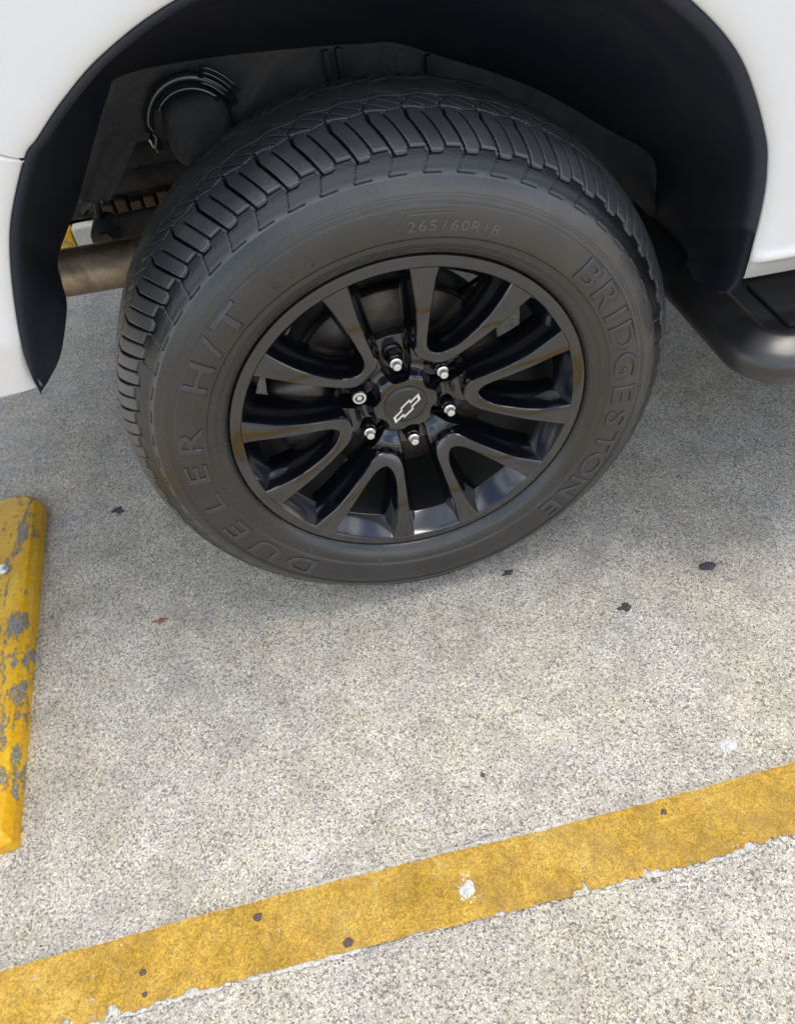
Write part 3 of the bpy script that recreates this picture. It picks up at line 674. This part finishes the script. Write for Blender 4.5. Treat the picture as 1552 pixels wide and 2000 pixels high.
# arc length on the shoulder and tread
def resample(C, step):
    s = np.concatenate([[0], np.cumsum(np.linalg.norm(np.diff(C, axis=0), axis=1))]); n = int(s[-1]/step); q = np.linspace(0, s[-1], n+1)
    return np.stack([np.interp(q, s, C[:, 0]), np.interp(q, s, C[:, 1])], 1), q
C1, s1 = resample(shc, .0011)
Ltot = s1[-1]
def tread_depth(th, s, far=False):
    """groove depth at angle th (rad) and arc length s from the lower shoulder; 58 pitches"""
    NP = 58; pitch = 2*np.pi/NP
    p = th/pitch                                   # in pitches
    rmm = .38*pitch                                # metres per pitch
    d = np.zeros_like(s+th)
    def line(pos, half, depth, soft=.0007):
        # pos: signed distance in metres
        return depth*(1-sstep(half, half+soft, np.abs(pos)))
    def frac(x): return (x+.5) % 1-.5
    # outlined blocks on the lower shoulder
    zA = sstep(.0040, .0046, s)*(1-sstep(.0236, .0242, s))
    q = frac(p-.10)*rmm
    d = np.maximum(d, zA*line(q-(.0005+(.024-s)*.38), .0006, .0026))
    d = np.maximum(d, np.where((q > -.013) & (q < .0085), line(s-.0042, .0005, .0022), 0))
    d = np.maximum(d, np.where((q > -.015) & (q < .0005), line(s-.0228, .0005, .0022), 0))
    # castellated edge between blocks and sidewall
    e = .0275+.0030*np.tanh(np.sin(2*np.pi*(p-.18))*6)
    d = np.maximum(d, line(s-e, .0007, .0020))
    # each block stands a little proud of the wall below its edge
    d = np.maximum(d, .0012*(1-sstep(e-.001, e+.0005, s))*sstep(.0, .012, s))
    # shoulder grooves: one wide and one narrow per pitch, straight over the last stretch
    sc2 = np.minimum(s, .0665)
    sl = p-(sc2-.02)*10.5
    zB = sstep(e-.001, e+.001, s)*(1-sstep(.0815, .0825, s))
    q = frac(sl)*rmm; wid = .0008+.0006*sstep(.03, .045, s)
    d = np.maximum(d, zB*line(q, wid, .0085, .0005))
    zC = sstep(.0305, .032, s)*(1-sstep(.077, .079, s))
    q2 = frac(p-(s-.02)*10.5+.5)*rmm; d = np.maximum(d, zC*line(q2, .0008, .0070, .0004))
    # circumferential zigzag grooves
    def zig(k, amp): return amp*(2*np.abs(frac(p+k))*2-1)
    d = np.maximum(d, line(s-(.0830+zig(.08, .0026)), .0011, .0070, .0005))
    d = np.maximum(d, line(s-(.1120+zig(.6, .0026)), .0014, .0070, .0005))
    d = np.maximum(d, 0)
    # diagonal cuts in the second rib and the centre rib
    z2 = sstep(.0830, .0840, s)*(1-sstep(.1120, .1130, s))
    q = frac(p-.40-(s-.083)*29)*rmm; d = np.maximum(d, z2*line(q, .0008, .0065, .0005))
    q = frac(p+.42+(s-.09)*19)*rmm; q = frac(p-.90-(s-.083)*29)*rmm; d = np.maximum(d, z2*line(q, .0006, .0055, .0005)); q = frac(p+.42+(s-.09)*19)*rmm; z3 = sstep(.0880, .0890, s)*(1-sstep(.1060, .107, s)); d = np.maximum(d, z3*line(q, .0004, .0040, .0004))
    z4 = sstep(.1165, .118, s)*(1-sstep(.128, .129, s))
    q = frac(p+.3-(s-.12)*40)*rmm; d = np.maximum(d, z4*line(q, .0008, .0050, .0004))
    q = frac(p+.8+(s-.12)*20)*rmm; d = np.maximum(d, z4*line(q, .0004, .0028, .0005))
    return d
def tread_half(C, s, nth, mirror):
    dC = np.gradient(C, axis=0); dC /= np.linalg.norm(dC, axis=1)[:, None]
    nr = np.stack([dC[:, 1], -dC[:, 0]], 1)         # outward normal in (r, y)
    th = np.linspace(0, 2*np.pi, nth, endpoint=False)
    D = tread_depth(th[:, None], s[None, :])
    r = C[:, 0][None]-nr[:, 0][None]*D; y = C[:, 1][None]-nr[:, 1][None]*D
    if mirror: y = .230-y
    return th, r, y, D
def flatten(P):
    """contact patch: press the tyre on the ground and let the walls bulge a little"""
    z = P[..., 2]; low = np.clip((-.335-z)/.04, 0, 1)
    P[..., 1] = np.where(P[..., 1] < .05, P[..., 1]-.009*low*low, np.where(P[..., 1] > .18, P[..., 1]+.006*low*low, P[..., 1]))
    P[..., 2] = np.maximum(z, -ZC+.0012); return P
def ring_grid(th, r, y):
    P = np.stack([r*np.cos(th)[:, None], y, r*np.sin(th)[:, None]], 2); return flatten(P)
# which normal side is outward?
th, r, y, D1 = tread_half(C1, s1, 58*34, False)
if r[0, -1]+.004 < C1[-1, 0]-.0065: pass
P1 = ring_grid(th, r, y)
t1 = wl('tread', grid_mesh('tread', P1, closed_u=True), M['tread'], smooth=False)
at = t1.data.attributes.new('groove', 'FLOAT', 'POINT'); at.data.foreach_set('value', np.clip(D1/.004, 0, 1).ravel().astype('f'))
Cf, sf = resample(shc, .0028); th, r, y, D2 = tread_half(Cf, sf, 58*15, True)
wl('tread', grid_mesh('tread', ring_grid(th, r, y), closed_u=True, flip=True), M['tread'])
th = np.linspace(0, 2*np.pi, 620, endpoint=False); sr = np.tile(swc[:, 0], (620, 1)); sy = np.tile(swc[:, 1], (620, 1))
wl('sidewall', grid_mesh('sidewall', ring_grid(th, sr, sy), closed_u=True), M['rubber'])
wl('sidewall', grid_mesh('sidewall', ring_grid(th, sr, .230-sy), closed_u=True, flip=True), M['rubber'])

# raised lettering
def letter_mesh(ch, ang, r_mid, height, wide, raise_, bold=.02, back=.0004, shear=0):
    cu = bpy.data.curves.new('t', 'FONT'); cu.body = ch; cu.size = 1; cu.align_x = 'CENTER'; cu.offset = bold; cu.resolution_u = 3; cu.extrude = 0; cu.shear = shear
    ob = bpy.data.objects.new('t', cu); COL.objects.link(ob); dg = bpy.context.evaluated_depsgraph_get(); me0 = bpy.data.meshes.new_from_object(ob.evaluated_get(dg))
    bpy.data.objects.remove(ob); bm = bmesh.new(); bm.from_mesh(me0)
    bmesh.ops.remove_doubles(bm, verts=bm.verts, dist=1e-5)
    if not bm.verts: return None
    capH = .70
    for v in bm.verts: v.co.x *= height/capH*wide; v.co.y = (v.co.y/capH-.5)*height
    x0, x1 = min(v.co.x for v in bm.verts), max(v.co.x for v in bm.verts)
    st = .0035
    for k in range(int((x1-x0)/st)): bmesh.ops.bisect_plane(bm, geom=bm.verts[:]+bm.edges[:]+bm.faces[:], plane_co=(x0+st*(k+1), 0, 0), plane_no=(1, 0, 0))
    for k in range(int(height/st)): bmesh.ops.bisect_plane(bm, geom=bm.verts[:]+bm.edges[:]+bm.faces[:], plane_co=(0, -height/2+st*(k+1), 0), plane_no=(0, 1, 0))
    top = bm.faces[:]; ex = bmesh.ops.extrude_face_region(bm, geom=top)
    up = {v for v in ex['geom'] if isinstance(v, bmesh.types.BMVert)}
    for v in bm.verts:
        r_ = r_mid+v.co.y; a = R(ang)-v.co.x/r_mid; y_ = float(ysw(r_))-(raise_ if v in up else -back)
        low = max(0, min(1, (-.335-r_*math.sin(a))/.04))
        v.co = Vector((r_*math.cos(a), y_-.009*low*low, r_*math.sin(a)))
    return bm_mesh('letter', bm)
words = [('DUELER', [-133.6, -146.4, -158.3, -170.8, 178.0, 167.2], .2965, .0300, 1.72), ('H/T', [147.6, 138.6, 130.6], .2965, .0300, 1.6),
         ('BRIDGESTONE', [39.0, 30.6, 24.0, 16.6, 7.0, -2.4, -11.2, -19.8, -28.4, -38.0, -47.2], .2965, .0310, 1.42)]
for wd, an, rm, hh, wide in words:
    for ch, a in zip(wd, an):
        me = letter_mesh(ch, a, rm, hh, wide, .0018, .018)
        wl('letter', me, M['letter'], smooth=False)
for ch, a in zip('265/60R18', np.linspace(85.5, 66.5, 9)):
    me = letter_mesh(ch, a, .2905, .0125, 1.15, .0007, .01); wl('letter', me, M['mould'], smooth=False)
for ch, a in zip('684', (117.6, 113.2, 108.8)):
    me = letter_mesh(ch, a, .2890, .0120, 1.1, .0006, .01); wl('letter', me, M['rubber'], smooth=False)
# two raised bars over the size marking, mould ticks round the bead
def arc_bar(a0, a1, r0, r1, raise_, nm='moulded_bar', m_='mould'):
    k = max(2, int(abs(a1-a0)/1.0)); V_ = []; F_ = []
    for i in range(k+1):
        a = R(a0+(a1-a0)*i/k)
        for r_, h in ((r0, -.0004), (r0, raise_), (r1, raise_), (r1, -.0004)): V_.append((r_*math.cos(a), float(ysw(r_))-h, r_*math.sin(a)))
    for i in range(k):
        for j in range(3): F_.append((i*4+j, i*4+j+1, i*4+j+5, i*4+j+4))
    return V_, F_
def add_bars(specs, nm, m_, kind=None):
    V_, F_ = [], []
    for s_ in specs:
        v1, f1 = arc_bar(*s_); o_ = len(V_); V_ += v1; F_ += [tuple(i+o_ for i in f) for f in f1]
    return wl(nm, py_mesh(nm, V_, F_), M[m_], smooth=False)
add_bars([(86.5, 77, .3030, .3042, .0008), (88, 79, .3072, .3082, .0008)], 'moulded_bar', 'mould')
ticks = []
for a in (140.5, 170.2, -173.5, -155.5, -133.5, -108, -78, -66, -52, -39, -14, 9, 62, 101, 120):
    ticks.append((a, a+.28, .2520, .2690, .0006))
for t_ in ticks: add_bars([t_], 'moulding_tick', 'mould')
add_bars([(k*3.0, k*3.0+3.0, .2497, .2504, .0007) for k in range(120)], 'bead_line', 'letter')
for r0_, w_ in ((.2741, .0011), (.2612, .0006), (.2640, .0006), (.3190, .0007), (.3225, .0005)): add_bars([(k*3.0, k*3.0+3.0, r0_, r0_+w_, .0005) for k in range(120)], 'sidewall_ring', 'letter')

# far-side wheel on the same axle
w2 = bpy.data.objects.new('wheel', None); COL.objects.link(w2); w2.parent = car; w2.location = (0, 1.59-.8, ZC); w2.rotation_euler = (0, 0, math.pi)
for ch in [c_ for c_ in wheel.children if c_.name.split('.')[0] in ('rim', 'tread', 'sidewall', 'spoke', 'hub', 'centre_cap', 'lug_nut')]:
    c2 = ch.copy(); COL.objects.link(c2); c2.parent = w2
